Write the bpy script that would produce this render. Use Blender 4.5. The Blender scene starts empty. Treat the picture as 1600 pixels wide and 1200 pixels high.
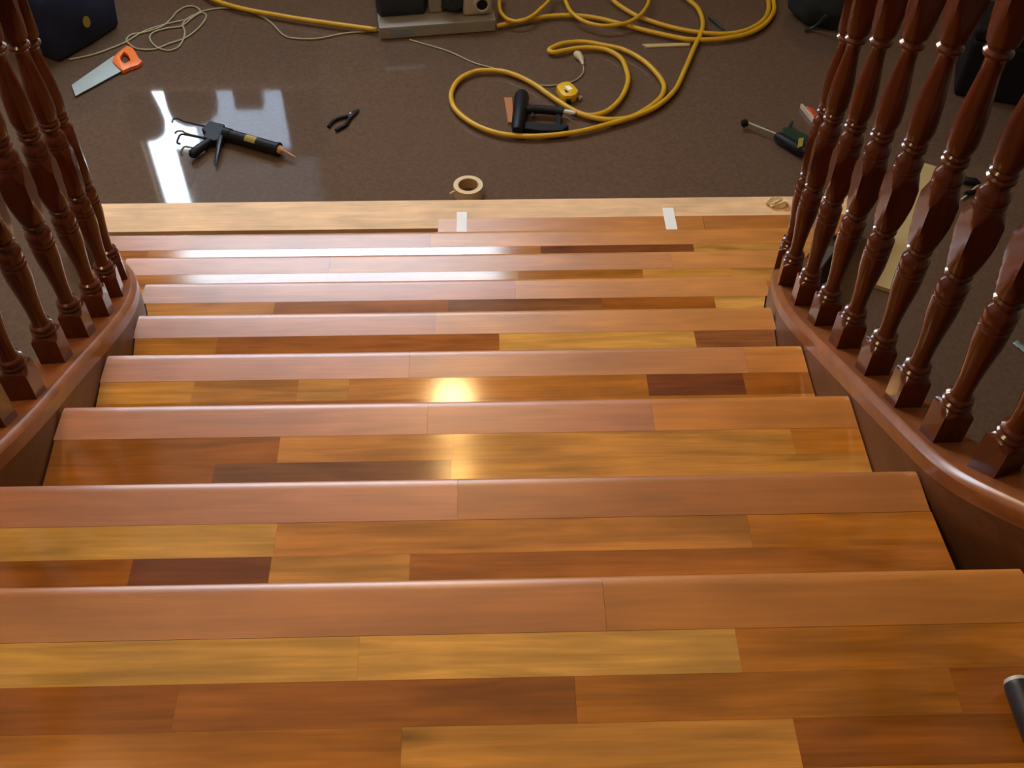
import bpy, bmesh, math, random
from mathutils import Vector, Matrix
random.seed(7)
C = bpy.context.scene.collection
scene = bpy.context.scene

# ------------------------------------------------------------------ camera
F_PX, PITCH, YAW, ROLL = 1647.7, 0.854258, 0.036417, 0.01266
H = 2.9032                                   # camera height over the lower floor
cp, sp, cy, sy = math.cos(PITCH), math.sin(PITCH), math.cos(YAW), math.sin(YAW)
FWD = Vector((sy*cp, cy*cp, -sp)); R0 = Vector((cy, -sy, 0)); U0 = R0.cross(FWD)
cr, sr = math.cos(ROLL), math.sin(ROLL)
RIGHT = cr*R0 + sr*U0; UP = -sr*R0 + cr*U0
cam_d = bpy.data.cameras.new('camera'); cam = bpy.data.objects.new('camera', cam_d); C.objects.link(cam)
cam.matrix_world = Matrix(((RIGHT.x, UP.x, -FWD.x, 0), (RIGHT.y, UP.y, -FWD.y, 0), (RIGHT.z, UP.z, -FWD.z, H), (0, 0, 0, 1)))
cam_d.sensor_width = 36; cam_d.lens = F_PX*36/1600; cam_d.clip_start = .02
scene.camera = cam

# ------------------------------------------------------------------ light and exposure
scene.view_settings.view_transform = 'Standard'; scene.view_settings.look = 'None'
scene.view_settings.gamma = 1; scene.view_settings.use_curve_mapping = False
scene.view_settings.exposure = 0.45
world = bpy.data.worlds.new('world'); scene.world = world; world.use_nodes = True
world.node_tree.nodes['Background'].inputs[0].default_value = (1.0, .80, .58, 1)
world.node_tree.nodes['Background'].inputs[1].default_value = .07
WINDOW_STRENGTH = 14.5
BULB_STRENGTH = 66.0
FILL_LIGHT_W = 34.0                           # warm fill light added high beside the stairs for baluster sides and treads
ld = bpy.data.lights.new('hall_lamp', 'AREA'); ld.shape = 'DISK'; ld.size = 1.1; ld.energy = FILL_LIGHT_W; ld.color = (1, .70, .38)
lo = bpy.data.objects.new('hall_lamp', ld); C.objects.link(lo); lo.location = (-1.7, 1.0, 4.4)

# ------------------------------------------------------------------ helpers
def px(x, y, z=0.0):
    """point of the level z that the picture shows at x, y (1600 x 1200)"""
    d = (x-800)*RIGHT - (y-600)*UP + F_PX*FWD
    t = (z-H)/d.z
    return Vector((d.x*t, d.y*t, z))

WL = {}
def wloc(o): return WL.get(o.name, Vector((0, 0, 0))) if o else Vector((0, 0, 0))
def link(name, data, mat=None, parent=None, loc=(0, 0, 0), color=None):
    o = bpy.data.objects.new(name, data); C.objects.link(o)
    if data is not None and mat is not None and not data.materials: data.materials.append(mat)
    WL[o.name] = Vector(loc)
    if parent: o.parent = parent
    o.location = Vector(loc) - wloc(parent)
    if color: o.color = color
    return o
def tag(o, label=None, cat=None, group=None, kind=None):
    if label: o['label'] = label
    if cat: o['category'] = cat
    if group: o['group'] = group
    if kind: o['kind'] = kind
    return o
def thing(name, label, cat, loc=(0, 0, 0), group=None):
    return tag(link(name, None, loc=loc), label, cat, group)
def mesh(name, verts, faces, mat, parent=None, smooth=False, color=None, bevel=0, seg=1, origin=None):
    verts = [Vector(v) for v in verts]
    if origin is None:
        lo = Vector([min(v[i] for v in verts) for i in range(3)]); hi = Vector([max(v[i] for v in verts) for i in range(3)])
        origin = (lo+hi)/2; origin.z = lo.z
    me = bpy.data.meshes.new(name)
    me.from_pydata([v-origin for v in verts], [], faces)
    bm = bmesh.new(); bm.from_mesh(me)
    bmesh.ops.recalc_face_normals(bm, faces=bm.faces)
    if bevel:
        es = [e for e in bm.edges if len(e.link_faces) == 2 and e.calc_face_angle(0) > .6]
        bmesh.ops.bevel(bm, geom=es, offset=bevel, segments=seg, affect='EDGES', profile=.5)
    bm.to_mesh(me); bm.free()
    if smooth:
        for p in me.polygons: p.use_smooth = True
        if smooth != 'all': me.set_sharp_from_angle(angle=.7)
    return link(name, me, mat, parent, origin, color)
def prism(poly, z0, z1):
    n = len(poly)
    v = [(p[0], p[1], z0) for p in poly] + [(p[0], p[1], z1) for p in poly]
    f = [tuple(range(n))[::-1], tuple(range(n, 2*n))] + [(i, (i+1) % n, n+(i+1) % n, n+i) for i in range(n)]
    return v, f
def box(x0, x1, y0, y1, z0, z1): return prism([(x0, y0), (x1, y0), (x1, y1), (x0, y1)], z0, z1)
def join(*parts):
    V, Fs = [], []
    for v, f in parts:
        k = len(V); V += [tuple(p) for p in v]; Fs += [tuple(i+k for i in q) for q in f]
    return V, Fs
def obox(c, ax, L, Wd, z0, z1):
    """box centred on c in plan with its length along the plan direction ax"""
    a = Vector((ax[0], ax[1])).normalized(); b = Vector((-a.y, a.x)); c = Vector((c[0], c[1]))
    return prism([c-a*L/2-b*Wd/2, c+a*L/2-b*Wd/2, c+a*L/2+b*Wd/2, c-a*L/2+b*Wd/2], z0, z1)
def catmull(pts, n=8):
    P = [Vector(p) for p in pts]; P = [2*P[0]-P[1]] + P + [2*P[-1]-P[-2]]
    out = []
    for i in range(1, len(P)-2):
        for k in range(n):
            t = k/n; a, b, c, d = P[i-1:i+3]
            out.append(.5*((2*b) + (c-a)*t + (2*a-5*b+4*c-d)*t*t + (3*b-a-3*c+d)*t**3))
    out.append(P[-2]); return out
def tube(path, r, n=8):
    """r: a number or one radius per path point"""
    m = len(path); V, Fs = [], []
    rs = r if isinstance(r, (list, tuple)) else [r]*m
    up = Vector((0, 0, 1)); prev = None
    for i, p in enumerate(path):
        t = (path[min(i+1, m-1)]-path[max(i-1, 0)])
        t = t.normalized() if t.length > 1e-9 else Vector((1, 0, 0))
        a = up if prev is None else prev
        if prev is None and abs(t.z) > .9: a = Vector((1, 0, 0))
        u = (a - t*a.dot(t))
        u = u.normalized() if u.length > 1e-6 else t.orthogonal().normalized()
        w = t.cross(u); prev = u
        for k in range(n):
            g = 2*math.pi*k/n; V.append(p + (u*math.cos(g)+w*math.sin(g))*rs[i])
    for i in range(m-1):
        for k in range(n):
            Fs.append((i*n+k, i*n+(k+1) % n, (i+1)*n+(k+1) % n, (i+1)*n+k))
    Fs.append(tuple(range(n))[::-1]); Fs.append(tuple((m-1)*n+k for k in range(n)))
    return V, Fs
def lathe(c, prof, n=20):
    """prof: (radius, z) pairs, closed by caps"""
    V, Fs = [], []
    for r, z in prof:
        for k in range(n):
            g = 2*math.pi*k/n; V.append((c[0]+r*math.cos(g), c[1]+r*math.sin(g), c[2]+z))
    for i in range(len(prof)-1):
        for k in range(n):
            Fs.append((i*n+k, i*n+(k+1) % n, (i+1)*n+(k+1) % n, (i+1)*n+k))
    Fs.append(tuple(range(n))[::-1]); Fs.append(tuple((len(prof)-1)*n+k for k in range(n)))
    return V, Fs

# ------------------------------------------------------------------ materials
def nodes(m):
    m.use_nodes = True; nt = m.node_tree
    return nt, nt.nodes, nt.links, nt.nodes['Principled BSDF']
def plain(name, col, rough=.5, metal=0, var=.12, scale=40, emit=None, bump=0):
    m = bpy.data.materials.new(name); nt, N, L, b = nodes(m)
    tc = N.new('ShaderNodeTexCoord'); no = N.new('ShaderNodeTexNoise'); no.inputs['Scale'].default_value = scale; no.inputs['Detail'].default_value = 3
    L.new(tc.outputs['Object'], no.inputs['Vector'])
    mx = N.new('ShaderNodeMix'); mx.data_type = 'RGBA'
    mx.inputs['A'].default_value = (*[c*(1-var) for c in col], 1); mx.inputs['B'].default_value = (*[min(1, c*(1+var)) for c in col], 1)
    L.new(no.outputs['Fac'], mx.inputs['Factor']); L.new(mx.outputs['Result'], b.inputs['Base Color'])
    b.inputs['Roughness'].default_value = rough; b.inputs['Metallic'].default_value = metal
    if bump:
        bp = N.new('ShaderNodeBump'); bp.inputs['Strength'].default_value = bump; bp.inputs['Distance'].default_value = .003
        L.new(no.outputs['Fac'], bp.inputs['Height']); L.new(bp.outputs['Normal'], b.inputs['Normal'])
    if emit:
        b.inputs['Emission Color'].default_value = (*emit[0], 1); b.inputs['Emission Strength'].default_value = emit[1]
    return m
def wood(name, rough, axis=0, grain=.45, spec=.5, wob=.04, fig=.5, coat=0, knots=False):
    """grain runs along the axis; the tint of each board is the object's colour"""
    m = bpy.data.materials.new(name); nt, N, L, b = nodes(m)
    oi = N.new('ShaderNodeObjectInfo'); tc = N.new('ShaderNodeTexCoord')
    mul = N.new('ShaderNodeMath'); mul.operation = 'MULTIPLY'; mul.inputs[1].default_value = 37.0; L.new(oi.outputs['Random'], mul.inputs[0])
    ad = N.new('ShaderNodeVectorMath'); ad.operation = 'ADD'; L.new(tc.outputs['Object'], ad.inputs[0]); L.new(mul.outputs[0], ad.inputs[1])
    def noise(sc, det, ro=.55, dist=0.0):
        mp = N.new('ShaderNodeMapping'); s = [sc[1]]*3; s[axis] = sc[0]; mp.inputs['Scale'].default_value = s
        L.new(ad.outputs[0], mp.inputs['Vector'])
        n = N.new('ShaderNodeTexNoise'); n.inputs['Scale'].default_value = 1; n.inputs['Detail'].default_value = det
        n.inputs['Roughness'].default_value = ro; n.inputs['Distortion'].default_value = dist
        L.new(mp.outputs['Vector'], n.inputs['Vector']); return n
    fine = noise((6, 130), 4); figure = noise((3.2, 26), 3, .5, .8); blot = noise((5, 9), 2)
    def ramp(src, lo, hi, a, c):
        r = N.new('ShaderNodeMapRange'); r.inputs['From Min'].default_value = lo; r.inputs['From Max'].default_value = hi
        r.inputs['To Min'].default_value = a; r.inputs['To Max'].default_value = c; L.new(src.outputs['Fac'], r.inputs['Value']); return r
    f1 = ramp(fine, .3, .7, 1-grain*.35, 1+grain*.25); f2 = ramp(figure, .32, .62, 1-fig*.55, 1.12); f3 = ramp(blot, .3, .7, .86, 1.1)
    p1 = N.new('ShaderNodeMath'); p1.operation = 'MULTIPLY'; L.new(f1.outputs[0], p1.inputs[0]); L.new(f2.outputs[0], p1.inputs[1])
    p2 = N.new('ShaderNodeMath'); p2.operation = 'MULTIPLY'; L.new(p1.outputs[0], p2.inputs[0]); L.new(f3.outputs[0], p2.inputs[1])
    out = p2
    if knots:
        mp = N.new('ShaderNodeMapping'); q = [9.0]*3; q[axis] = 3.2; mp.inputs['Scale'].default_value = q; L.new(ad.outputs[0], mp.inputs['Vector'])
        vo = N.new('ShaderNodeTexVoronoi'); vo.inputs['Scale'].default_value = 1; L.new(mp.outputs[0], vo.inputs['Vector'])
        kr = N.new('ShaderNodeMapRange'); kr.inputs['From Min'].default_value = .03; kr.inputs['From Max'].default_value = .19; kr.inputs['To Min'].default_value = .55; kr.inputs['To Max'].default_value = 1
        L.new(vo.outputs['Distance'], kr.inputs['Value'])
        out = N.new('ShaderNodeMath'); out.operation = 'MULTIPLY'; L.new(p2.outputs[0], out.inputs[0]); L.new(kr.outputs[0], out.inputs[1])
    sc = N.new('ShaderNodeVectorMath'); sc.operation = 'SCALE'; L.new(oi.outputs['Color'], sc.inputs[0]); L.new(out.outputs[0], sc.inputs['Scale'])
    L.new(sc.outputs[0], b.inputs['Base Color'])
    b.inputs['Roughness'].default_value = rough; b.inputs['Specular IOR Level'].default_value = spec
    b.inputs['Coat Weight'].default_value = coat; b.inputs['Coat Roughness'].default_value = .08
    bp = N.new('ShaderNodeBump'); bp.inputs['Strength'].default_value = wob; bp.inputs['Distance'].default_value = .004
    L.new(figure.outputs['Fac'], bp.inputs['Height']); L.new(bp.outputs['Normal'], b.inputs['Normal'])
    return m
M = {}
M['board'] = wood('lacquered_board', .13, spec=.55, wob=.012, knots=True)
M['nosing'] = wood('satin_nosing', .38, spec=.75, grain=.25, fig=.18, wob=.03)
M['pine'] = wood('raw_pine', .6, spec=.3, grain=.25, fig=.12)
M['string'] = wood('string_wood', .42, axis=1, grain=.3, fig=.3, spec=.3)
M['rail'] = wood('varnished_rail', .28, axis=1, grain=.3, fig=.3)
M['turned'] = wood('turned_mahogany', .27, axis=2, grain=.4, fig=.35, coat=.6, wob=.008, spec=.2)
M['under'] = plain('subtread', (.10, .075, .05), .8)
M['wall'] = plain('plaster_wall', (.52, .41, .29), .85, scale=6, var=.05)
M['ceil'] = plain('ceiling_paint', (.60, .47, .33), .9, scale=6, var=.04)
M['white'] = plain('white_trim', (.75, .74, .72), .45, var=.03)
M['black'] = plain('black_plastic', (.007, .007, .010), .5, var=.3)
M['black'].node_tree.nodes['Principled BSDF'].inputs['Specular IOR Level'].default_value = .22
M['darkgrey'] = plain('dark_grey_metal', (.05, .05, .06), .35, metal=.6)
M['steel'] = plain('bright_steel', (.55, .57, .58), .32, metal=.9, var=.08)
M['saw_steel'] = plain('saw_blade_steel', (.42, .47, .45), .38, metal=.35, var=.12, scale=14)
M['orange'] = plain('orange_plastic', (.85, .17, .015), .4, var=.1)
M['yellow_hose'] = plain('yellow_hose_rubber', (.62, .36, .012), .42, var=.15, scale=20)
M['yellow'] = plain('yellow_plastic', (.75, .45, .01), .4, var=.08)
M['cord'] = plain('pale_cord_plastic', (.36, .33, .19), .5)
M['beige'] = plain('beige_plastic', (.55, .48, .28), .5)
M['navy'] = plain('navy_canvas', (.004, .009, .035), .95, var=.4, scale=60, bump=.3)
M['gold'] = plain('yellow_badge', (.30, .22, .03), .6)
M['grey'] = plain('grey_plastic', (.25, .23, .20), .5, var=.12, scale=15)
M['lightgrey'] = plain('light_grey_plastic', (.42, .38, .32), .5, var=.1)
M['blue_label'] = plain('blue_grey_label', (.17, .22, .29), .5)
M['dusk'] = plain('dark_blue_casing', (.012, .018, .03), .5, var=.3)
M['masking'] = plain('masking_tape_paper', (.72, .55, .33), .7, var=.06)
M['kraft'] = plain('tape_side_layers', (.48, .30, .15), .7, var=.1)
M['white_tape'] = plain('white_paper_tape', (.9, .9, .88), .7, var=.04)
M['copper'] = plain('copper_nozzle', (.55, .28, .12), .45)
M['green'] = plain('dark_green_plastic', (.008, .03, .016), .5)
M['red'] = plain('red_plastic', (.50, .06, .015), .45)
M['teal'] = plain('blue_plastic_film', (.22, .34, .38), .3)
M['offcut'] = plain('pale_timber', (.50, .38, .17), .7, var=.1, scale=12)
M['crepe'] = plain('crumpled_shavings', (.85, .68, .44), .8, var=.12)
M['darkpot'] = plain('dark_glazed_pot', (.02, .018, .016), .6)  # for the stand-in silhouettes on the far sill
M['brass'] = plain('aged_brass', (.30, .2, .08), .35, metal=.9)
M['bulb'] = plain('glowing_shade', (1, .8, .5), .4, emit=((1, .60, .25), BULB_STRENGTH))
M['bulb_dim'] = plain('glowing_shade_upper', (1, .8, .5), .4, emit=((1, .60, .20), BULB_STRENGTH*.45))
M['pane'] = plain('daylit_frosted_pane', (.8, .85, .9), .4, emit=((.72, .86, 1.0), WINDOW_STRENGTH))
m = bpy.data.materials.new('roller_blind_cloth'); nt, N, L, b = nodes(m)
tl = N.new('ShaderNodeBsdfTranslucent'); tl.inputs['Color'].default_value = (.17, .17, .17, 1); L.new(tl.outputs[0], N['Material Output'].inputs['Surface']); M['blind'] = m  # translucent sheet that dims the upper pane in the floor's reflection
m = bpy.data.materials.new('net_curtain_cloth'); nt, N, L, b = nodes(m)
tl = N.new('ShaderNodeBsdfTranslucent'); tl.inputs['Color'].default_value = (.42, .44, .47, 1); L.new(tl.outputs[0], N['Material Output'].inputs['Surface']); M['net'] = m  # lighter translucent sheet for the lower part of the pane
# floor sheets: dusty brown lacquered board, brushed along the room; the object's colour holds the tint and (alpha) the gloss
m = bpy.data.materials.new('brown_floor_sheet'); nt, N, L, b = nodes(m)
oi = N.new('ShaderNodeObjectInfo'); tc = N.new('ShaderNodeTexCoord')
mp = N.new('ShaderNodeMapping'); mp.inputs['Scale'].default_value = (38, 5, 1); L.new(tc.outputs['Object'], mp.inputs['Vector'])
n1 = N.new('ShaderNodeTexNoise'); n1.inputs['Scale'].default_value = 1; n1.inputs['Detail'].default_value = 4; L.new(mp.outputs[0], n1.inputs['Vector'])
n2 = N.new('ShaderNodeTexNoise'); n2.inputs['Scale'].default_value = 60; n2.inputs['Detail'].default_value = 4; L.new(tc.outputs['Object'], n2.inputs['Vector'])
mr = N.new('ShaderNodeMapRange'); mr.inputs['From Min'].default_value = .25; mr.inputs['From Max'].default_value = .75; mr.inputs['To Min'].default_value = .86; mr.inputs['To Max'].default_value = 1.14
L.new(n2.outputs['Fac'], mr.inputs['Value'])
sc = N.new('ShaderNodeVectorMath'); sc.operation = 'SCALE'; L.new(oi.outputs['Color'], sc.inputs[0]); L.new(mr.outputs[0], sc.inputs['Scale']); L.new(sc.outputs[0], b.inputs['Base Color'])
L.new(oi.outputs['Alpha'], b.inputs['Roughness'])
bp = N.new('ShaderNodeBump'); bp.inputs['Strength'].default_value = .008; bp.inputs['Distance'].default_value = .002; L.new(n1.outputs['Fac'], bp.inputs['Height']); L.new(bp.outputs['Normal'], b.inputs['Normal'])
b.inputs['Specular IOR Level'].default_value = .6
M['floor'] = m

# ------------------------------------------------------------------ the room
fl = tag(mesh('floor', *box(-4.6, 4.6, -1.5, 6.3, -.12, -.012), M['under']), kind='structure')
xs = [-4.6, -3.67, -2.47, -1.27, -.07, 1.13, 2.33, 3.53, 4.6]
for i in range(len(xs)-1):
    for y0, y1 in ((-1.5, 6.0),):
        mesh('floor_sheet', *box(xs[i]+.0003, xs[i+1]-.0003, y0, y1, -.011, 0), M['floor'], fl, color=(.115, .073, .050, .045 if xs[i] < -1.3 else .06))
DW = 6.0
WX0, WX1, WZ0, WZ1, TX1, TZ0, TZ1 = -2.32, -1.12, .835, 2.36, .14, 2.50, 4.0
wb = mesh('wall_back', *join(box(-4.6, WX0, DW, DW+.14, 0, 5.4), box(WX0, TX1, DW, DW+.14, 0, WZ0), box(WX1, TX1, DW, DW+.14, WZ0, TZ0), box(WX0, WX1, DW, DW+.14, WZ1, TZ0),
     box(WX0, TX1, DW, DW+.14, TZ1, 5.4), box(TX1, 4.6, DW, DW+.14, 0, 5.4)), M['wall']); tag(wb, kind='structure')
tag(mesh('wall_left', *box(-4.74, -4.6, -1.5, 6.14, -.1, 5.4), M['wall']), kind='structure')
tag(mesh('wall_right', *box(4.6, 4.74, -1.5, 6.14, -.1, 5.4), M['wall']), kind='structure')
tag(mesh('ceiling', *box(-4.74, 4.74, -1.5, 6.14, 5.4, 5.5), M['ceil']), kind='structure')
w1 = tag(mesh('window_1', *join(box(WX0, WX0+.03, DW+.03, DW+.09, WZ0, WZ1), box(WX1-.03, WX1, DW+.03, DW+.09, WZ0, WZ1), box(WX0, WX1, DW+.03, DW+.09, WZ1-.03, WZ1), box(WX0, WX1, DW+.03, DW+.09, WZ0, WZ0+.01)), M['white']), kind='structure')
mesh('pane', *box(WX0+.02, WX1-.02, DW+.055, DW+.065, WZ0+.005, WZ1-.02), M['pane'], w1)
mesh('window_sill', *box(WX0-.1, WX1+.1, DW-.31, DW+.03, WZ0-.04, WZ0), M['white'], w1)
mesh('net_curtain', *box(-1.93, -1.30, DW+.012, DW+.014, WZ0, 1.62), M['net'], w1)  # added sheet, half dims the lower window as the floor mirrors it
mesh('roller_blind', *box(-2.10, -1.13, DW+.005, DW+.008, 1.50, WZ1), M['blind'], w1)  # added sheet, dims the upper right of the mirrored window
w2 = tag(mesh('window_2', *join(box(WX0, WX0+.03, DW+.03, DW+.09, TZ0, TZ1), box(TX1-.03, TX1, DW+.03, DW+.09, TZ0, TZ1), box(WX0, TX1, DW+.03, DW+.09, TZ1-.03, TZ1), box(WX0, TX1, DW+.03, DW+.09, TZ0, TZ0+.03)), M['white']), kind='structure')
mesh('pane', *box(WX0+.02, TX1-.02, DW+.055, DW+.065, TZ0+.02, TZ1-.02), M['pane'], w2)

# ------------------------------------------------------------------ staircase
R_, G_ = .17332, .31091
Z0 = H-1.34333                                # top of the landing
def tz(k): return Z0-k*R_
NY = [.7995, 1.106, 1.431, 1.738, 2.045, 2.353, 2.663, 2.98, 3.372]
def interp(tab, y):
    if y <= tab[0][0]: return tab[0][1]
    for (a, u), (b_, v) in zip(tab, tab[1:]):
        if y <= b_: return u+(v-u)*(y-a)/(b_-a)
    return tab[-1][1]
TR = [(.8, .782), (1.0, .768), (1.1, .765), (1.82, .765), (1.93, .773), (2.04, .789), (2.13, .808), (2.225, .831), (2.33, .866), (2.45, .925), (2.66, 1.05), (2.98, 1.28), (3.4, 1.62)]
TL = [(.8, -.90), (1.0, -.870), (1.2, -.870), (1.28, -.873), (1.369, -.878), (1.481, -.889), (1.619, -.901), (1.745, -.909), (1.906, -.924), (2.051, -.947), (2.15, -.972), (2.235, -.999), (2.338, -1.039), (2.42, -1.084), (2.66, -1.22), (2.98, -1.42), (3.4, -1.72)]
def xr(y): return interp(TR, y)-.001
def xl(y): return interp(TL, y)+.001
LY = (.62, .33, .075); TAN = (.50, .235, .05); OR = (.45, .165, .020); BR = (.33, .105, .014); DK = (.19, .055, .016); OL = (.47, .195, .04); YL = (.58, .265, .05); NP = (.44, .17, .07); NO = (.49, .18, .024)
stairs = thing('staircase', 'wide timber staircase of lacquered strip boards descending to the brown floor', 'staircase', (0, .8, 0))
stairs['kind'] = 'thing'
def nosing(k, xa, xb, col, parent, yfront):
    z = tz(k); D = .0925; T = .032; r = T/2
    prof = [(yfront-D, z-T), (yfront-D, z)]
    for i in range(9):                        # long soft roundover on top, small one below
        a = math.pi/2*(1-i/8); prof.append((yfront-.024+.024*math.cos(a), z-.011+.011*math.sin(a)))
    for i in range(1, 5):
        a = -math.pi/2*i/4; prof.append((yfront-.008+.008*math.cos(a), z-T+.008+.008*math.sin(a)))
    n = len(prof); V = [(xa+.0002, y, q) for y, q in prof] + [(xb-.0002, y, q) for y, q in prof]
    Fs = [tuple(range(n))[::-1], tuple(range(n, 2*n))] + [(i, (i+1) % n, n+(i+1) % n, n+i) for i in range(n)]
    mesh('nosing_board', V, Fs, M['nosing'], parent, smooth=True, color=(*col, 1))
# for each tread: joints of the nosing, then rows of (end x in the picture, colour); None = to the end of the tread
ROWS = {
 0: dict(n=[(945, 950, (.42, .155, .035)), (None, 0, (.43, .16, .024))],
         rows=[(1020, [(560, LY), (1155, LY), (None, OR)]), (1098, [(275, BR), (900, (.35, .12, .02)), (1500, OR), (None, BR)]), (1165, [(627, OR), (1248, YL), (None, BR)])]),
 1: dict(n=[(715, 785, NP), (None, 0, (.37, .135, .028))],
         rows=[(845, [(430, LY), (1175, OL), (None, OR)]), (888, [(205, BR), (422, DK), (640, TAN), (None, (.38, .13, .02))])]),
 2: dict(n=[(668, 650, NP), (1020, 650, NP), (None, 0, NO)],
         rows=[(703, [(435, BR), (708, OL), (1243, YL), (None, OR)]), (732, [(335, BR), (705, (.22, .085, .03)), (None, YL)])]),
 3: dict(n=[(640, 565, NP), (1165, 560, (.43, .17, .045)), (None, 0, NO)],
         rows=[(607, [(302, YL), (465, OL), (545, TAN), (670, OL), (1013, OR), (1165, DK), (None, BR)])]),
 4: dict(n=[(680, 505, NP), (None, 0, (.50, .20, .035))],
         rows=[(533, [(340, OR), (780, BR), (1087, LY), (None, (.30, .11, .035))])]),
 5: dict(n=[(805, 450, NP), (None, 0, (.54, .22, .045))],
         rows=[(472, [(430, OL), (700, BR), (940, (.24, .09, .025)), (1117, BR), (None, LY)])]),
 6: dict(n=[(515, 410, NP), (1050, 410, (.50, .20, .05)), (None, 0, (.54, .22, .045))],
         rows=[(430, [(510, OR), (725, OR), (810, TAN), (1005, OR), (1143, YL), (None, TAN)])]),
 7: dict(n=[(672, 375, NP), (None, 0, (.55, .21, .035))],
         rows=[(393, [(232, BR), (845, OR), (1085, DK), (None, TAN)])]),
}
RW = .0662
for k in range(9):
    z = tz(k); yf = NY[k]; yb = NY[k-1]-.022 if k else -1.3
    ysub = yf-.02
    sub = mesh('tread', *prism([(xl(yb) if k else -1.6, yb-.03), (xr(yb) if k else 1.5, yb-.03)] + ([(1.5, yf-.14), (xr(ysub), ysub), (xl(ysub), ysub), (-1.6, yf-.14)] if k == 0 else [(xr(ysub), ysub), (xl(ysub), ysub)]), z-.045, z-.0245), M['under'], stairs)
    yr = yf-.05
    lowz = tz(k+1)-.02 if k < 8 else -.0005
    mesh('riser', *prism([(xl(yr), yr), (xr(yr), yr), (xr(yr), yr+.016), (xl(yr), yr+.016)], lowz, z-.046), M['string'], sub, color=(.26, .11, .045, 1))
    if k == 8: break
    spec = ROWS[k]
    x = xl(yf-.05) if k else -.93
    for jx, jy, col in spec['n']:
        xe = px(jx, jy, z).x if jx else (xr(yf-.05) if k else .784)
        nosing(k, x, xe, col, sub, yf); x = xe
    y1 = yf-.093; rows = list(spec['rows']); i = 0
    while y1 > yb+.01 and i < 14:
        y0 = max(yb, y1-RW)
        if i < len(rows): jy, cols = rows[i]
        else:
            random.seed(k*31+i); jy = None; nseg = 3
            cols = [(random.uniform(-.75+.5*j, -.45+.5*j), random.choice([OR, TAN, BR, YL, OL])) for j in range(nseg)] + [(None, OR)]
        a0 = xl(y0) if k else -1.6; a1 = xl(y1) if k else -1.6
        for jx, col in cols:
            if jx is None:
                e0, e1 = (xr(y0), xr(y1)) if k else (1.5, 1.5)
                if k == 0 and y1 > .5: e0 = e1 = .784
            else: e0 = e1 = px(jx, jy, z).x if jy else jx
            g = .0001; rr = random.uniform(.92, 1.08)
            mesh('plank', *prism([(a0+g, y0+g), (e0-g, y0+g), (e1-g, y1-g), (a1+g, y1-g)], z-.014, z-random.uniform(0, .0003)), M['board'], sub, color=(*[min(1, c*rr) for c in col], 1))
            a0, a1 = e0, e1
        y1 = y0; i += 1
    if k == 0: landing = sub
# the bottom step, not yet boarded: bare pine tread and one row of boards glued at its back
z8 = tz(8)
yc = px(430, 358.3, z8).y
ed = [(xl(yc), yc), (xr(yc), yc), (xr(NY[8]), NY[8]), (xl(NY[8]), NY[8])]
mesh('pine_tread_board', *prism(ed, z8-.024, z8-.004), M['pine'], sub, color=(.76, .49, .27, 1))
zp = z8+.008
y0p, y1p = px(760, 372, zp).y, px(760, 341.0, zp).y
xe = px(684.5, 350, zp).x
xm = px(1100, 350, zp).x
mesh('plank', *prism([(xe, y0p), (xm-.0005, y0p), (xm-.0005, y1p), (xe, y1p)], z8-.003, zp), M['nosing'], sub, color=(.50, .18, .022, 1))
mesh('plank', *prism([(xm+.0005, y0p), (xr(y0p), y0p), (xr(y1p), y1p), (xm+.0005, y1p)], z8-.003, zp), M['nosing'], sub, color=(.44, .15, .02, 1))
for i, (xa, xb, lab) in enumerate(((713.5, 729.5, 'white paper tape strip across the new board, nearer the masking tape roll'), (1039.5, 1057, 'white paper tape strip across the new board, nearer the right balustrade'))):
    xa, xb = px(xa, 351, zp).x, px(xb, 351, zp).x
    yt = px(xa, 339.3, zp).y; 
    tag(mesh('tape_strip', *box(xa, xb, y0p+.005, yt+.012 if i else yt, zp+.0004, zp+.0012), M['white_tape']), lab, 'tape')

# ------------------------------------------------------------------ balustrades
PIT = R_/G_
def pz(y): return Z0-(y-NY[0])*PIT if y > .62 else Z0-(.62-NY[0])*PIT
SR = [(.35, 1.25), (.6, 1.05), (.7, .96), (.8, .885), (.9, .832), (.938, .808), (1.0, .779), (1.06, .768), (1.12, .766), (1.82, .766), (1.93, .774), (2.04, .791), (2.13, .810), (2.225, .833), (2.33, .868), (2.42, .912), (2.50, .96)]
SL = [(.35, -1.25), (.6, -1.05), (.7, -.97), (.8, -.905), (.9, -.88), (1.0, -.871), (1.2, -.871), (1.28, -.874), (1.369, -.879), (1.481, -.890), (1.619, -.902), (1.745, -.910), (1.906, -.925), (2.051, -.948), (2.15, -.973), (2.235, -1.0), (2.338, -1.040), (2.42, -1.085), (2.5, -1.135)]
def smoothpath(tab):
    ys = [tab[0][0]+(tab[-1][0]-tab[0][0])*i/80 for i in range(81)]
    raw = [interp(tab, y) for y in ys]
    for _ in range(4): raw = [raw[0]] + [(raw[i-1]+2*raw[i]+raw[i+1])/4 for i in range(1, 80)] + [raw[-1]]
    return list(zip(ys, raw))
def sweep(path, s, sect):
    """sect: (offset outwards, height over the nosing line) pairs, closed"""
    V, Fs = [], []; n = len(sect)
    for i, (y, x) in enumerate(path):
        a, b_ = path[max(0, i-1)], path[min(len(path)-1, i+1)]
        t = Vector((b_[1]-a[1], b_[0]-a[0])).normalized(); nr = Vector((t.y, -t.x))*s
        for o, h in sect:
            V.append((x+nr.x*o, y+nr.y*o, pz(y)+h))
    for i in range(len(path)-1):
        for k in range(n): Fs.append((i*n+k, i*n+(k+1) % n, (i+1)*n+(k+1) % n, (i+1)*n+k))
    Fs.append(tuple(range(n))); Fs.append(tuple((len(path)-1)*n+k for k in range(n)))
    return V, Fs
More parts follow.
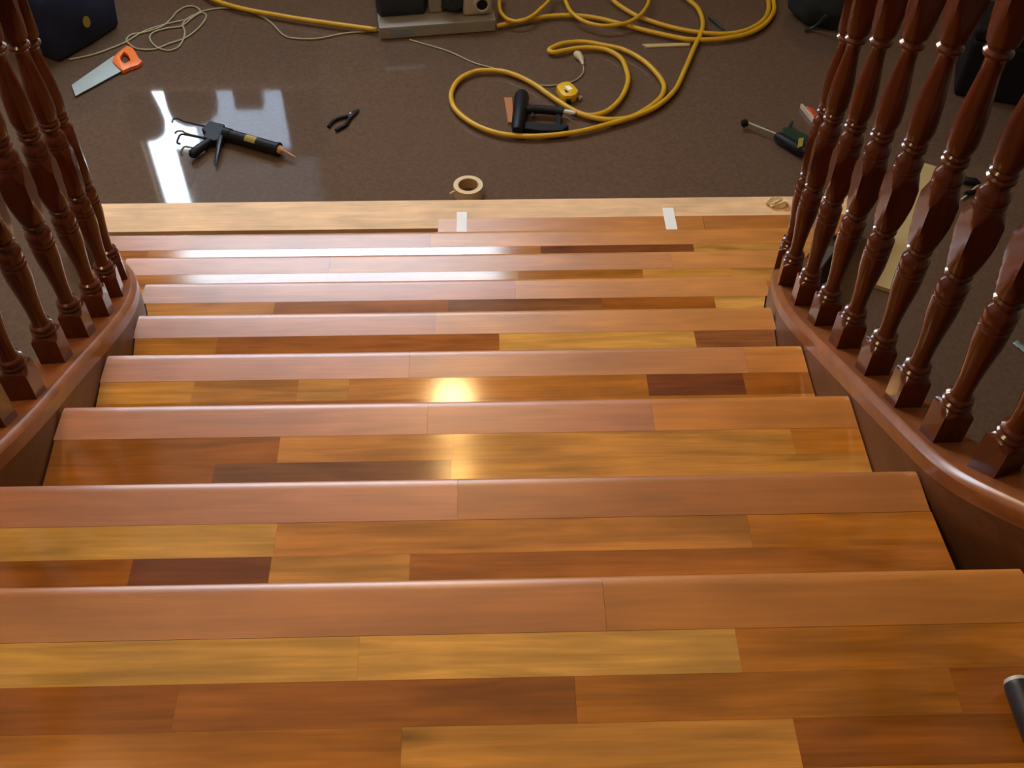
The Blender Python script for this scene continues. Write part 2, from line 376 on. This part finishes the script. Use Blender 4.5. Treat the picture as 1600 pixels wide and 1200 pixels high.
PROF = [(-.03, .05), (.094, .05), (.104, .0365), (.113, .027), (.118, .022), (.120, .0225), (.1235, .0265), (.1285, .0265), (.1325, .0215), (.1365, .0255), (.1415, .0245), (.145, .019), (.155, .0165), (.19, .0182), (.23, .0222), (.265, .0265), (.288, .0287),
        (.297, .0285), (.300, .0245), (.3045, .0295), (.310, .0295), (.3135, .0255), (.318, .0305), (.325, .0325), (.332, .0305), (.338, .0240), (.346, .0185), (.352, .019), (.356, .0245), (.361, .0245), (.365, .020), (.369, .0205), (.374, .0262), (.386, .0290), (.400, .0320), (.415, .0347), (.430, .0370), (.442, .05),
        (.462, .05), (.470, .0375), (.480, .0335), (.490, .0298), (.4985, .0265), (.502, .0255), (.504, .0272), (.509, .0272), (.515, .0265), (.520, .0245), (.524, .0300), (.531, .0325), (.538, .0300), (.543, .0235), (.549, .0190), (.555, .0200), (.559, .0248), (.563, .0248), (.567, .0205),
        (.571, .0240), (.575, .0240), (.579, .0205), (.586, .0240), (.602, .0283), (.622, .0287), (.66, .0250), (.70, .0200), (.73, .0168), (.752, .0168), (.758, .0195), (.762, .0245), (.767, .0248), (.772, .0195), (.777, .019), (.783, .0260), (.80, .0285), (.82, .0312), (.843, .0345), (.862, .0372), (.875, .05), (.975, .05)]
OLDZ = [(-.03, -.045), (0, -.02), (.094, .060), (.1265, .083), (.325, .300), (.371, .342), (.4985, .482), (.531, .4985), (.561, .536), (.573, .548), (.7645, .748), (.875, .862), (.975, .905)]
def baluster_mesh():
    n = 32; a = .0265; V, Fs = [], []
    for z, r in PROF:
        r = r if r > .0335 or (.37 < z < .50) or z > .785 or z < .12 else min(r, .0272)
        for k in range(n):
            g = 2*math.pi*k/n + math.pi/n*0
            rad = min(r, a/max(abs(math.cos(g)), abs(math.sin(g))))
            V.append((rad*math.cos(g), rad*math.sin(g), interp(OLDZ, z)))
    m_ = len(PROF)
    for i in range(m_-1):
        for k in range(n): Fs.append((i*n+k, i*n+(k+1) % n, (i+1)*n+(k+1) % n, (i+1)*n+k))
    Fs.append(tuple(range(n))[::-1]); Fs.append(tuple((m_-1)*n+k for k in range(n)))
    me = bpy.data.meshes.new('baluster'); me.from_pydata(V, [], Fs)
    for p in me.polygons: p.use_smooth = True
    me.set_sharp_from_angle(angle=.55)
    me.materials.append(M['turned']); return me
BAL = baluster_mesh()
shoe_sec = [(0, .006), (0, .037), (.003, .041), (.013, .0495), (.017, .0495), (.021, .047), (.106, .047), (.113, .043), (.113, .006)]
string_sec = [(.001, -.30), (.001, .0055), (.034, .0055), (.034, -.30)]
rail_sec = [(.026, .93), (.022, .95), (.022, .975), (.034, .99), (.079, .99), (.091, .975), (.091, .95), (.087, .93)]
MAH = (.088, .016, .004, 1)
def balustrade(s, tab, ys, corners, label):
    path = smoothpath(tab)
    root = thing('balustrade', label, 'balustrade', (tab[6][1], 1.2, pz(1.2)))
    V, Fs = sweep(path, s, shoe_sec); mesh('shoe_rail', V, Fs, M['rail'], root, smooth=True, color=(.25, .085, .03, 1))
    V, Fs = sweep(path, s, string_sec); mesh('string_board', V, Fs, M['string'], root, smooth=True, color=(.13, .05, .022, 1))
    V, Fs = sweep(path, s, rail_sec); mesh('handrail', V, Fs, M['rail'], root, smooth=True, color=(.15, .035, .014, 1))
    spots = []
    for y in ys:                              # those the picture does not show
        x = interp(path, y); spots.append((Vector((x+s*.031, y)), y))
    for q in corners:                         # foot corners read off the picture, on the sloping shoe rail
        d = (q[0]-800)*RIGHT - (q[1]-600)*UP + F_PX*FWD
        t = (Z0-H+NY[0]*PIT+.0475)/(d.z+d.y*PIT); spots.append((Vector((d.x*t, d.y*t)), d.y*t))
    for near, y in spots:
        t = Vector((interp(path, y+.02)-interp(path, y-.02), .04)).normalized(); nr = Vector((t.y, -t.x))*s
        c = near + nr*.0265 + t*.0265
        o = link('baluster', BAL, None, root, (c.x, c.y, pz(near.y)+.0475), MAH)
        o.rotation_euler.z = math.atan2(t.y, t.x)-math.pi/2
    return root
balustrade(1, SR, [.70, .855], [(1550, 752), (1457, 692), (1397, 637), (1350, 587), (1307, 545), (1272, 509), (1241, 476), (1216, 445), (1210, 418)], 'right balustrade of dark red turned balusters on a curved shoe rail')
balustrade(-1, SL, [.64, .80, .96, 1.115, 1.265], [(58, 623), (102, 566), (139, 526), (171, 493), (192, 461), (199, 434)], 'left balustrade of dark red turned balusters on a curved shoe rail')

# ------------------------------------------------------------------ chandelier (above the picture, seen mirrored in the boards)
CX, CY = -.15, 3.0
ch = thing('hall_lantern', 'hanging lantern with warm frosted shades, mirrored as the golden glow on the boards', 'lantern', (CX, CY, 2.6))
mesh('stem', *tube([Vector((CX, CY, 5.4)), Vector((CX, CY, 2.62))], .012), M['brass'], ch)
for zz, rad, hh, mk in ((2.62, .085, .22, 'bulb'), (3.08, .075, .22, 'bulb_dim'), (3.5, .07, .2, 'bulb_dim')):
    cap = mesh('cap', *lathe((CX, CY, zz), [(.02, hh+.035), (.05, hh+.025), (.06, hh), (.05, hh-.004)], 18), M['brass'], ch, smooth=True)
    mesh('shade', *lathe((CX, CY, zz), [(.012, 0), (.5*rad, .015), (.85*rad, .06), (rad, .11), (.9*rad, .16), (.6*rad, hh-.005)], 18), M[mk], cap, smooth=True)

# ------------------------------------------------------------------ stand-in dark shapes on the far sill, added to silhouette the mirrored window
sill = DW-.16
tag(mesh('planter', *lathe((-1.855, sill, WZ0), [(.145, 0), (.158, .05), (.160, .19), (.150, .25), (.120, .285), (.06, .30), (.01, .303)], 28), M['darkpot'], smooth=True), 'dark round-topped pot mirrored as a dome in the window reflection', 'pot')
tag(mesh('storage_box', *box(-1.575, -1.40, sill-.06, sill+.05, WZ0, WZ0+.205), M['darkpot'], bevel=.006), 'low dark box mirrored right of the dome in the window reflection', 'box')
tag(mesh('storage_jar', *lathe((-2.185, sill, WZ0), [(.05, 0), (.065, .01), (.085, .12), (.112, .26), (.118, .33), (.105, .40), (.098, .405), (.098, .412), (.01, .416)], 24), M['darkpot'], smooth=True), 'tall dark jar mirrored at the left edge of the window reflection', 'jar')
tag(mesh('radio_set', *box(-1.27, -1.03, sill-.06, sill+.05, WZ0, WZ0+.58), M['darkpot'], bevel=.01), 'dark upright box mirrored at the right edge of the window reflection', 'radio')

# ------------------------------------------------------------------ hoses and cords
def ppath(pts, z, n=6): return catmull([px(x, y, z) for x, y in pts], n)
HR = .0125
HZ = .021
h1 = [(903, 177), (928, 184), (956, 187), (986, 183), (1014, 168), (1033, 151), (1037, 132), (1022, 110), (1000, 91), (972, 77), (940, 70), (912, 65.5), (882, 67.5), (864, 74), (858, 79), (866, 82), (884, 78.5), (906, 75), (930, 75), (951, 79), (970, 91), (979, 110), (981, 129), (970, 154), (950, 173), (928, 180), (912, 179), (890, 169), (862, 151), (835, 132), (807, 118), (785, 111.5), (765, 110), (742, 112), (718, 124), (705, 146), (711, 170), (737, 192), (770, 206), (805, 212), (849, 212.5), (904, 206), (959, 192), (994, 181), (1027, 166), (1055, 140), (1071, 107), (1086, 72), (1096, 50), (1098, 33), (1091, 14), (1076, 0), (1050, -18), (1000, -24), (965, -12), (958, 0), (986, 20), (1014, 32), (1055, 44), (1096, 51), (1137, 53), (1170, 46), (1192, 32), (1201, 15), (1199, -4), (1190, -20), (1200, -22), (1208, 0), (1209, 18), (1195, 38), (1168, 53), (1124, 61), (1082, 62), (1055, 58), (1014, 49), (972, 38), (931, 28), (890, 24), (849, 26.5), (807, 34), (776, 41)]
tag(mesh('air_hose', *tube(ppath(h1, HZ), HR), M['yellow_hose'], smooth='all'), 'long yellow air hose looping round the nail gun to the grey machine', 'hose')
h2 = [(1014, -12), (1013, 5), (1002, 22), (984, 34), (962, 39), (938, 40), (912, 33), (892, 18), (883, 0), (875, -12), (864, -10), (857, 2), (846, 13), (832, 25), (813, 33), (795, 31), (783, 20), (780, 5), (784, -12)]
tag(mesh('air_hose', *tube(ppath(h2, HZ+.03), .0105), M['yellow_hose'], smooth='all'), 'slack yellow hose loops beside the grey machine, crossing the long hose', 'hose')
h3 = [(315, -12), (335, 0), (368, 11), (400, 18), (435, 24), (470, 30), (530, 38.5), (588, 46.5)]
tag(mesh('air_hose', *tube(ppath(h3, HZ+.006), HR), M['yellow_hose'], smooth='all'), 'straight yellow hose running left from the grey machine', 'hose')
c1 = [(108, 93), (130, 89), (150, 84), (172, 76), (196, 66), (225, 49), (262, 37), (288, 31.5), (306, 24), (313, 18), (306, 11), (292, 10), (277, 18), (268, 29), (252, 42), (228, 50), (206, 54), (198, 61), (200, 67), (214, 76), (240, 77), (265, 68), (288, 60), (308, 46), (322, 28), (317, 20), (300, 25), (286, 37), (289, 52), (281, 71), (264, 79), (244, 73), (234, 60), (241, 50), (262, 44), (283, 41), (298, 30), (315, 18), (350, 12.5), (380, 16), (405, 24), (424, 36), (443, 55), (462, 60), (498, 60), (540, 52), (592, 48)]
k1 = tag(mesh('power_cord', *tube(ppath(c1, .006), .0048, 6), M['cord'], smooth='all'), 'thin pale cord lying in tangled loops above the handsaw', 'cord')
c2 = [(640, 62), (660, 68), (700, 80), (740, 98), (775, 108), (806, 121), (835, 131), (856, 134), (880, 131), (898, 126), (910, 116), (912, 107), (910, 100)]
k2 = thing('power_cord', 'thin pale cord with beige plug lying inside the yellow hose loop', 'cord', px(910, 100))
mesh('cord', *tube(ppath(c2, .005), .0042, 6), M['cord'], k2, smooth='all')
mesh('plug', *tube([px(911, 101, .012), px(909.5, 96, .014), px(907, 90, .018), px(903, 86, .018), px(901, 84, .015)], [.006, .010, .017, .021, .017], 10), M['beige'], k2, smooth=True)
mesh('pins', *tube([px(903, 87, .012), px(899, 83.5, .012)], .004, 6), M['steel'], k2)

# ------------------------------------------------------------------ grey machine on the floor at the top
A, B = px(594, 63, 0), px(775, 49.5, 0)
ax = (B-A); Lm = ax.length; ax = ax.normalized(); ay = Vector((-ax.y, ax.x, 0))
def mp_(u, v, z): return A + ax*u + ay*v + Vector((0, 0, z))
def mbox(u0, u1, v0, v1, z0, z1):
    return prism([mp_(u0, v0, 0)[:2], mp_(u1, v0, 0)[:2], mp_(u1, v1, 0)[:2], mp_(u0, v1, 0)[:2]], z0, z1)
mc = thing('air_compressor', 'grey and dark blue portable machine with round dial among yellow hoses', 'machine', A)
mesh('tray', *mbox(0, Lm, 0, .42, 0.002, .068), M['grey'], mc, bevel=.006, seg=2)
mesh('label_plate', *mbox(.06, .165, -.002, .003, .018, .055), M['blue_label'], mc, bevel=.001)
mesh('tank', *tube([mp_(.0, .21, .15), mp_(.02, .21, .15), mp_(.235, .21, .15), mp_(.255, .21, .15)], [.10, .135, .135, .10], 20), M['dusk'], mc, smooth=True)
mesh('tank_band', *mbox(.05, .13, .09, .1, .13, .15), M['darkgrey'], mc, bevel=.003)
mesh('column', *mbox(.262, .335, .10, .36, .069, .34), M['grey'], mc, bevel=.012, seg=2)
mesh('motor', *tube([mp_(.39, .04, .15), mp_(.39, .07, .15), mp_(.39, .34, .15), mp_(.39, .36, .15)], [.035, .058, .058, .035], 18), M['dusk'], mc, smooth=True)
mesh('handle', *tube(catmull([mp_(.34, .10, .1), mp_(.40, .07, .21), mp_(.46, .07, .27), mp_(.49, .12, .28)], 5), .016, 8), M['dusk'], mc, smooth=True)
hs = mesh('pump_housing', *mbox(.435, Lm-.01, .045, .34, .069, .20), M['lightgrey'], mc, bevel=.02, seg=3)
dc = mp_(.53, .041, .135)
rng = []
for i in range(25):
    g = 2*math.pi*i/24; rng.append(dc + ax*math.cos(g)*.036 + Vector((0, 0, 1))*math.sin(g)*.036 - ay*.004)
mesh('dial_ring', *tube(rng, .009, 8), M['lightgrey'], hs, smooth=True)
mesh('dial', *tube([dc+ay*.012, dc-ay*.006], .030, 16), M['black'], hs)

# ------------------------------------------------------------------ handsaw
s_ = thing('handsaw', 'handsaw with orange handle and grey steel blade beside the left balusters', 'saw', px(150, 120))
blade = [(112, 133.5), (178, 87.5), (189, 111.5), (118, 150)]
bl = [px(x, y, .010) for x, y in blade]
tip_b, heel_b = bl[3], bl[2]
edge = []
nt_ = 46
for i in range(nt_+1):
    p = heel_b.lerp(tip_b, i/nt_); d = (bl[0]-bl[3]).normalized()
    edge.append(p); 
    if i < nt_: edge.append(heel_b.lerp(tip_b, (i+.5)/nt_) - d*.006)
poly = [bl[0][:2], bl[1][:2]] + [p[:2] for p in edge]
mesh('blade', *prism(poly, .0105, .0125), M['saw_steel'], s_)
ho = [(199, 72), (207, 75), (212, 82), (217, 91), (222.5, 96), (216, 102), (203, 106), (192, 111.5), (186, 107), (176, 97), (178, 89), (184, 83), (191, 77)]
hi_ = [(194, 82), (198.5, 85), (202, 90), (204, 95), (199.5, 97.5), (195.5, 99.5), (192, 98), (188.5, 93), (188, 89), (190, 86), (191.5, 83.5), (192.5, 82.4), (193.2, 82)]
V = [px(x, y, .018) for x, y in ho] + [px(x, y, .018) for x, y in hi_]
n = len(ho); V = [Vector((v.x, v.y, .002)) for v in V] + [Vector((v.x, v.y, .022)) for v in V]
Fs = []
for i in range(n):
    j = (i+1) % n
    Fs += [(i, j, n+j, n+i), (2*n+i, 2*n+j, 3*n+j, 3*n+i), (i, j, 2*n+j, 2*n+i), (n+i, n+j, 3*n+j, 3*n+i)]
mesh('handle', V, Fs, M['orange'], s_, bevel=.003, seg=2, smooth=True)

# ------------------------------------------------------------------ navy tool bag, upper left
A2, B2 = px(98, 97), px(186, 43)
d2 = (B2-A2).normalized(); n2_ = Vector((-d2.y, d2.x, 0))
def bp_(u, v, z): return A2 + d2*u + n2_*v + Vector((0, 0, z))
Lb = (B2-A2).length
bag = thing('tool_bag', 'navy canvas tool bag with small yellow badge behind the left balusters', 'bag', A2)
V = []
for zz, ins in ((0.0, .012), (.02, 0), (.16, -.012), (.30, .01), (.36, .05)):
    V += [bp_(-.02+ins, ins, zz), bp_(Lb/2, ins-.012, zz), bp_(Lb-ins, ins, zz), bp_(Lb-ins+.008, .14, zz), bp_(Lb-ins, .30-ins, zz), bp_(Lb/2, .31-ins, zz), bp_(-.02+ins, .30-ins, zz), bp_(-.03+ins, .14, zz)]
Fs = [tuple(range(8)), tuple(range(32, 40))]
for i in range(4):
    for k in range(8): Fs.append((i*8+k, i*8+(k+1) % 8, i*8+8+(k+1) % 8, i*8+8+k))
bb = mesh('body', V, Fs, M['navy'], bag, smooth='all')
mesh('badge',
     *([bp_(.185+.022*math.cos(g), -.026-.002*s, .135+.03*math.sin(g)) for s in (0, 1) for g in [2*math.pi*i/12 for i in range(12)]],
      [tuple(range(12)), tuple(range(12, 24))] + [(i, (i+1) % 12, 12+(i+1) % 12, 12+i) for i in range(12)]), M['gold'], bag)
for v in (.08, .22):
    mesh('strap', *tube(catmull([bp_(.06, v, .33), bp_(.10, v, .45), bp_(.22, v, .47), bp_(.28, v, .34)], 5), .01, 6), M['navy'], bag, smooth=True)

# ------------------------------------------------------------------ caulking gun
g_ = thing('caulking_gun', 'black caulking gun with yellow label lying in the bright window reflection', 'caulking gun', px(390, 225))
zb = .034
a, b2 = px(350, 209, zb), px(436, 233.5, zb)
da = (b2-a).normalized(); na = Vector((-da.y, da.x, 0))
brl = mesh('barrel', *tube([a, a+da*.004, a.lerp(b2, .12), a.lerp(b2, .13), a.lerp(b2, .96), a.lerp(b2, .97), b2], [.026, .031, .031, .028, .028, .031, .031], 20), M['black'], g_, smooth=True)
mesh('nozzle', *tube([b2, b2+da*.012, b2+da*.02, px(462, 246, .022)], [.02, .018, .008, .003], 10), M['copper'], g_, smooth=True)
lc = a.lerp(b2, .52); 
V = []
for s in (0, 1):
    for i in range(7):
        t = -.3+1.3*i/6; V.append(lc + da*(.028*(2*s-1)) - na*math.sin(t)*.0292 + Vector((0, 0, 1))*math.cos(t)*.0292)
mesh('label', V, [(i, i+1, 8+i, 7+i) for i in range(6)], M['gold'], brl, smooth='all').color = (1, 1, 1, 1)
hd = [px(x, y, .03) for x, y in ((352, 199), (338, 196), (329, 193), (316, 206), (322, 212), (318, 219), (335, 225), (349, 222))]
mesh('frame', *prism([p[:2] for p in hd], .012, .048), M['black'], g_, bevel=.005, seg=2)
mesh('grip', *tube([px(336, 216, .03), px(326, 222, .03), px(312, 232, .03), px(301, 241, .03), px(299, 243, .03)], [.016, .018, .021, .022, .014], 10), M['black'], g_, smooth=True)
mesh('trigger', *tube([px(346, 208, .04), px(343, 222, .038), px(340, 238, .03), px(337.5, 252, .02), px(337, 259, .015)], [.010, .012, .010, .008, .003], 8), M['darkgrey'], g_, smooth=True)
mesh('plunger_rod', *tube(catmull([px(335, 201, .034), px(310, 195, .034), px(287, 189.5, .034), px(279, 185.5, .034), px(271, 186, .034), px(269, 191, .03)], 4), .0045, 6), M['darkgrey'], g_, smooth=True)
mesh('release_rod', *tube(catmull([px(322, 217, .034), px(305, 213.5, .034), px(290, 210.5, .034), px(283, 210, .034), px(279, 215, .034), px(277, 223, .034), px(282, 225, .03)], 4), .0045, 6), M['black'], g_, smooth=True)

# ------------------------------------------------------------------ pliers
p_ = thing('pliers', 'small dark pliers lying open on the brown floor beside the caulking gun', 'pliers', px(545, 186))
for pts, zz in (([(513.5, 198), (516, 193.5), (522, 188), (531, 184), (540, 182), (546, 180.5)], .010), ([(525, 204), (531, 200), (538, 196.5), (543, 191), (546, 185), (548, 180)], .010)):
    mesh('handle', *tube(ppath(pts, zz, 4), .0085, 8), M['black'], p_, smooth=True)
mesh('jaw', *tube([px(544, 183, .010), px(549, 178.5, .011), px(554, 175, .009), px(560.5, 170.5, .008)], [.010, .013, .009, .003], 8), M['darkgrey'], p_, smooth=True)
mesh('jaw', *tube([px(546, 184.5, .010), px(551, 179.5, .011), px(556, 175.5, .009), px(561, 171.5, .008)], [.009, .011, .008, .003], 8), M['darkgrey'], p_, smooth=True)
mesh('pivot', *lathe(px(548, 180, .012), [(.006, 0), (.006, .012), (.004, .014)], 10), M['steel'], p_)

# ------------------------------------------------------------------ nail gun, offcut, tape measure
ng = thing('nail_gun', 'black nail gun lying within the yellow hose loop', 'nail gun', px(840, 190))
mesh('head', *tube([px(808, 205, .04), px(809, 200, .04), px(812, 176, .042), px(815, 152, .042), px(816, 146, .042)], [.022, .030, .033, .036, .026], 12), M['black'], ng, smooth=True)
hb = mesh('handle', *tube(ppath([(816, 172), (836, 171), (856, 172), (872, 174), (879, 175.5)], .035, 4)[::2], .021, 10), M['black'], ng, smooth=True)
mg = prism([px(x, y, .02)[:2] for x, y in ((806, 193), (860, 197), (887, 198.5), (889, 201), (878, 208), (850, 208), (806, 203))], .006, .036)
mesh('magazine', *mg, M['black'], ng, bevel=.003)
mesh('strut', *prism([px(x, y, .02)[:2] for x, y in ((868, 177), (877, 178), (876, 199), (868, 198))], .012, .034), M['black'], ng, bevel=.003)
mesh('trigger', *tube([px(832, 176, .03), px(833, 183, .028)], .006, 6), M['darkgrey'], ng)
mesh('air_fitting', *tube([px(878, 174.5, .03), px(884, 174, .03), px(891, 175.5, .03), px(899, 176.5, .028)], [.008, .010, .011, .008], 8), M['white'], ng, smooth=True)
ob = [px(x, y, .012)[:2] for x, y in ((787.5, 152.5), (800, 152.5), (803.5, 191), (794, 191.5))]
tag(mesh('wood_offcut', *prism(ob, 0.0005, .014), plain('orange_offcut_wood', (.42, .15, .035), .55, scale=25), bevel=.001), 'small orange wood offcut lying against the head of the nail gun', 'offcut')
tm = thing('tape_measure', 'yellow tape measure with pale label beside the nail gun', 'tape measure', px(886, 152))
body = [px(x, y, .03)[:2] for x, y in ((869, 138), (877, 132), (888, 130.5), (896, 136), (904, 145), (900, 151), (893, 154), (882, 154), (875, 148))]
mesh('case', *prism(body, .001, .045), M['yellow'], tm, bevel=.006, seg=2, smooth=True)
tl_ = prism([px(x, y, .046)[:2] for x, y in ((882, 134.5), (889, 133.5), (895, 138.5), (888, 141))], .0452, .0462)
mesh('label', *tl_, M['white_tape'], tm)
mesh('label', *prism([px(x, y, .046)[:2] for x, y in ((881, 139), (886, 141.5), (889, 144), (884, 144.5))], .0452, .0462), M['darkgrey'], tm)
mesh('hook', *prism([px(x, y, .01)[:2] for x, y in ((903, 152), (908, 149), (910, 152.5), (905, 157))], .001, .014), M['steel'], tm, bevel=.001)
mesh('lock_button', *prism([px(x, y, .02)[:2] for x, y in ((884, 154.5), (893, 155), (892, 159.5), (885, 159))], .001, .028), M['black'], tm, bevel=.002)

# ------------------------------------------------------------------ masking tape roll on the floor by the bottom step
rc = px(731.5, 288.5, .052)
roll = thing('tape_roll', 'roll of cream masking tape lying flat on the floor by the bottom step', 'tape', (rc.x, rc.y, 0))
def ring(c, r0, r1, z0, z1, n=36):
    V, Fs = [], []
    for r, z in ((r0, z0), (r1, z0), (r1, z1), (r0, z1)):
        for k in range(n): V.append((c.x+r*math.cos(2*math.pi*k/n), c.y+r*math.sin(2*math.pi*k/n), z))
    for i in range(4):
        for k in range(n): Fs.append((i*n+k, i*n+(k+1) % n, ((i+1) % 4)*n+(k+1) % n, ((i+1) % 4)*n+k))
    return V, Fs
mesh('tape', *ring(rc, .045, .0632, .001, .052), M['masking'], roll, smooth=True)
mesh('core', *ring(rc, .0415, .0448, .001, .0518), M['kraft'], roll, smooth=True)
mesh('loose_end', *tube(catmull([rc+Vector((-.058, -.028, -.012)), rc+Vector((-.070, -.026, -.022)), rc+Vector((-.076, -.018, -.032))], 4), .006, 6), M['masking'], roll, smooth=True)

# ------------------------------------------------------------------ small things on the floor
tag(mesh('wood_sliver', *prism([px(x, y, .006)[:2] for x, y in ((1003, 69.3), (1078, 67), (1078, 71), (1010, 74))], .0005, .008), M['offcut']), 'thin pale wood sliver lying inside the big hose loop', 'offcut')
tag(mesh('dark_rod', *tube([px(1108, 27, .01), px(1113, 31, .01), px(1124, 40, .01), px(1131, 46, .01)], [.006, .010, .010, .005], 8), M['green'], smooth=True), 'short dark green rod lying beside the yellow hose at the top', 'rod')
g2 = thing('caulking_gun', 'second caulking gun with long pale plunger rod beside the right balusters', 'caulking gun', px(1230, 215))
mesh('plunger_rod', *tube([px(1166, 191, .034), px(1236, 218.5, .04)], .0055, 8), plain('pale_rod', (.36, .38, .26), .4, metal=.3), g2, smooth=True)
mesh('knob', *tube([px(1158, 194, .028), px(1160, 193.5, .03), px(1166, 191.5, .032), px(1168, 191, .032)], [.010, .018, .018, .010], 10), M['black'], g2, smooth=True)
mesh('barrel', *tube([px(1213, 212, .03), px(1216, 214, .03), px(1246, 232, .03), px(1290, 250, .03)], [.018, .024, .028, .028], 14), M['black'], g2, smooth=True)
mesh('frame', *prism([px(x, y, .03)[:2] for x, y in ((1222, 203), (1240, 206), (1262, 216), (1262, 236), (1240, 228), (1219, 214))], .008, .05), M['green'], g2, bevel=.006)
mesh('trigger', *tube([px(1238, 190, .02), px(1233, 199, .025), px(1230, 210, .03)], [.006, .011, .013], 8), M['green'], g2, smooth=True)
mesh('label', *prism([px(x, y, .06)[:2] for x, y in ((1248, 216), (1256, 215), (1254, 228), (1246, 231))], .056, .060), M['gold'], g2)
sc_ = thing('scraper', 'red handled scraper with pale edge beside the right balusters', 'scraper', px(1265, 175))
mesh('handle', *prism([px(x, y, .02)[:2] for x, y in ((1258, 167), (1270, 171), (1285, 190), (1275, 190))], .002, .03), M['red'], sc_, bevel=.004)
mesh('edge', *prism([px(x, y, .02)[:2] for x, y in ((1251, 163), (1254, 163.5), (1274, 187), (1270, 187))], .002, .024), plain('pale_edge', (.6, .5, .4), .5), sc_)
# long pale timber beyond the right balusters
ta, tb = px(1460, 262, .01), px(1381, 452, .01)
tag(mesh('timber_offcut', *obox(((ta+tb)/2)[:2], (tb-ta)[:2], (tb-ta).length, .10, .0005, .02), M['offcut'], bevel=.001), 'pale timber offcut board on the floor behind the right balusters', 'offcut')
case = thing('tool_case', 'large black tool case standing behind the right balusters', 'case', px(1540, 160))
q = [px(x, y, 0) for x, y in ((1488, 150), (1640, 176))]; dq = (q[1]-q[0]); dn = dq.normalized(); nn = Vector((-dn.y, dn.x, 0))
mesh('body', *obox((q[0]+dq/2+nn*.14)[:2], dn[:2], dq.length, .28, 0.002, .30), M['black'], case, bevel=.02, seg=2)
mesh('lid', *obox((q[0]+dq/2+nn*.14)[:2], dn[:2], dq.length+.01, .29, .302, .36), M['black'], case, bevel=.015, seg=2)
mesh('handle', *tube(catmull([q[0]+dn*.12+nn*.14+Vector((0, 0, .355)), q[0]+dn*.14+nn*.14+Vector((0, 0, .40)), q[0]+dn*.30+nn*.14+Vector((0, 0, .40)), q[0]+dn*.32+nn*.14+Vector((0, 0, .355))], 4), .011, 8), M['darkgrey'], case, smooth=True)
sd = thing('screwdriver', 'dark handled screwdriver on the floor beyond the right balusters, below the black case', 'screwdriver', px(1515, 290))
mesh('handle', *tube([px(1503, 281, .016), px(1508, 282, .018), px(1524, 284, .018), px(1532, 288, .012)], [.008, .016, .017, .007], 10), M['black'], sd, smooth=True)
mesh('shaft', *tube([px(1530, 288, .012), px(1512, 304, .008), px(1502, 312, .005)], .0045, 6), M['beige'], sd, smooth=True)
mesh('guard', *tube([px(1508, 303, .012), px(1532, 297, .012)], [.010, .010], 8), M['black'], sd)
db = thing('cloth_bundle', 'dark cloth bundle with green strap by the top of the right balusters', 'bundle', px(1285, 30))
bm = bmesh.new(); bmesh.ops.create_icosphere(bm, subdivisions=3, radius=1)
random.seed(3)
for v in bm.verts:
    f = 1+.10*math.sin(v.co.x*7+1)*math.sin(v.co.y*6)+.06*math.sin(v.co.z*9+v.co.x*4); v.co = Vector((v.co.x*.21*f, v.co.y*.15*f, max(0, v.co.z+.55)*.12*f))
cc = px(1293, 26)
V = [v.co+cc for v in bm.verts]; Fs = [tuple(v.index for v in f.verts) for f in bm.faces]; bm.free()
mesh('cloth', V, Fs, plain('dark_green_cloth', (.005, .006, .006), .95, var=.4), db, smooth='all')
mesh('strap', *tube(catmull([px(1258, 48, .012), px(1268, 44, .02), px(1280, 36, .06), px(1290, 24, .12)], 4), .009, 6), M['green'], db, smooth=True)
for (x, y, ww, lab) in ((1594, 543, 1, 'blue plastic scrap on the lower floor at the far right'), (1528, 706, 0, 'pale blue plastic strip beyond the right shoe rail, low between balusters')):
    zz = 0
    a_, b_ = (px(x-9, y-7, zz), px(x+12, y+9, zz)) if ww else (px(x-26, y-6, zz), px(x+16, y+7, zz))
    dd = b_-a_
    V = []; npt = 6
    for i in range(npt+1):
        t = i/npt; c0 = a_.lerp(b_, t); sd_ = Vector((-dd.y, dd.x, 0)).normalized()*.013
        hz = .004+.006*math.sin(t*7+x)**2
        V += [c0-sd_+Vector((0, 0, hz)), c0+sd_+Vector((0, 0, hz)), c0+sd_+Vector((0, 0, hz-.003)), c0-sd_+Vector((0, 0, hz-.003))]
    Fs = [(0, 1, 2, 3), tuple(4*npt+k for k in range(4))] + [(4*i+k, 4*i+(k+1) % 4, 4*i+4+(k+1) % 4, 4*i+4+k) for i in range(npt) for k in range(4)]
    tag(mesh('plastic_scrap', V, Fs, M['teal'], smooth='all'), lab, 'scrap')  # thin wavy pale blue strips
# crumpled shavings at the right end of the pine tread
bm = bmesh.new(); bmesh.ops.create_icosphere(bm, subdivisions=3, radius=1)
random.seed(5)
cc = px(1214, 319.5, z8-.003)
V = []
for v in bm.verts:
    f = random.uniform(.62, 1.15); V.append(cc+Vector((v.co.x*.045*f, v.co.y*.026*f, max(0, v.co.z+.4)*.022*f)))
Fs = [tuple(v.index for v in f.verts) for f in bm.faces]; bm.free()
tag(mesh('shaving_clump', V, Fs, M['crepe']), 'clump of pale wood shavings on the right end of the pine tread', 'shavings')

# ------------------------------------------------------------------ dark tool handle on the landing, lower right
zl = Z0+.022
th = thing('pry_bar', 'dark grey bar with worn rim lying on the landing at the lower right corner', 'bar', px(1590, 1100, Z0))
pa, pb = px(1588, 1068, zl), px(1652, 1230, zl)
mesh('shaft', *tube([pa, pa.lerp(pb, .05), pa.lerp(pb, .5), pb], [.016, .018, .019, .019], 14), M['darkgrey'], th, smooth=True)
mesh('rim', *tube([pa+(pa-pb).normalized()*.006, pa], [.014, .0165], 14), M['lightgrey'], th, smooth=True)
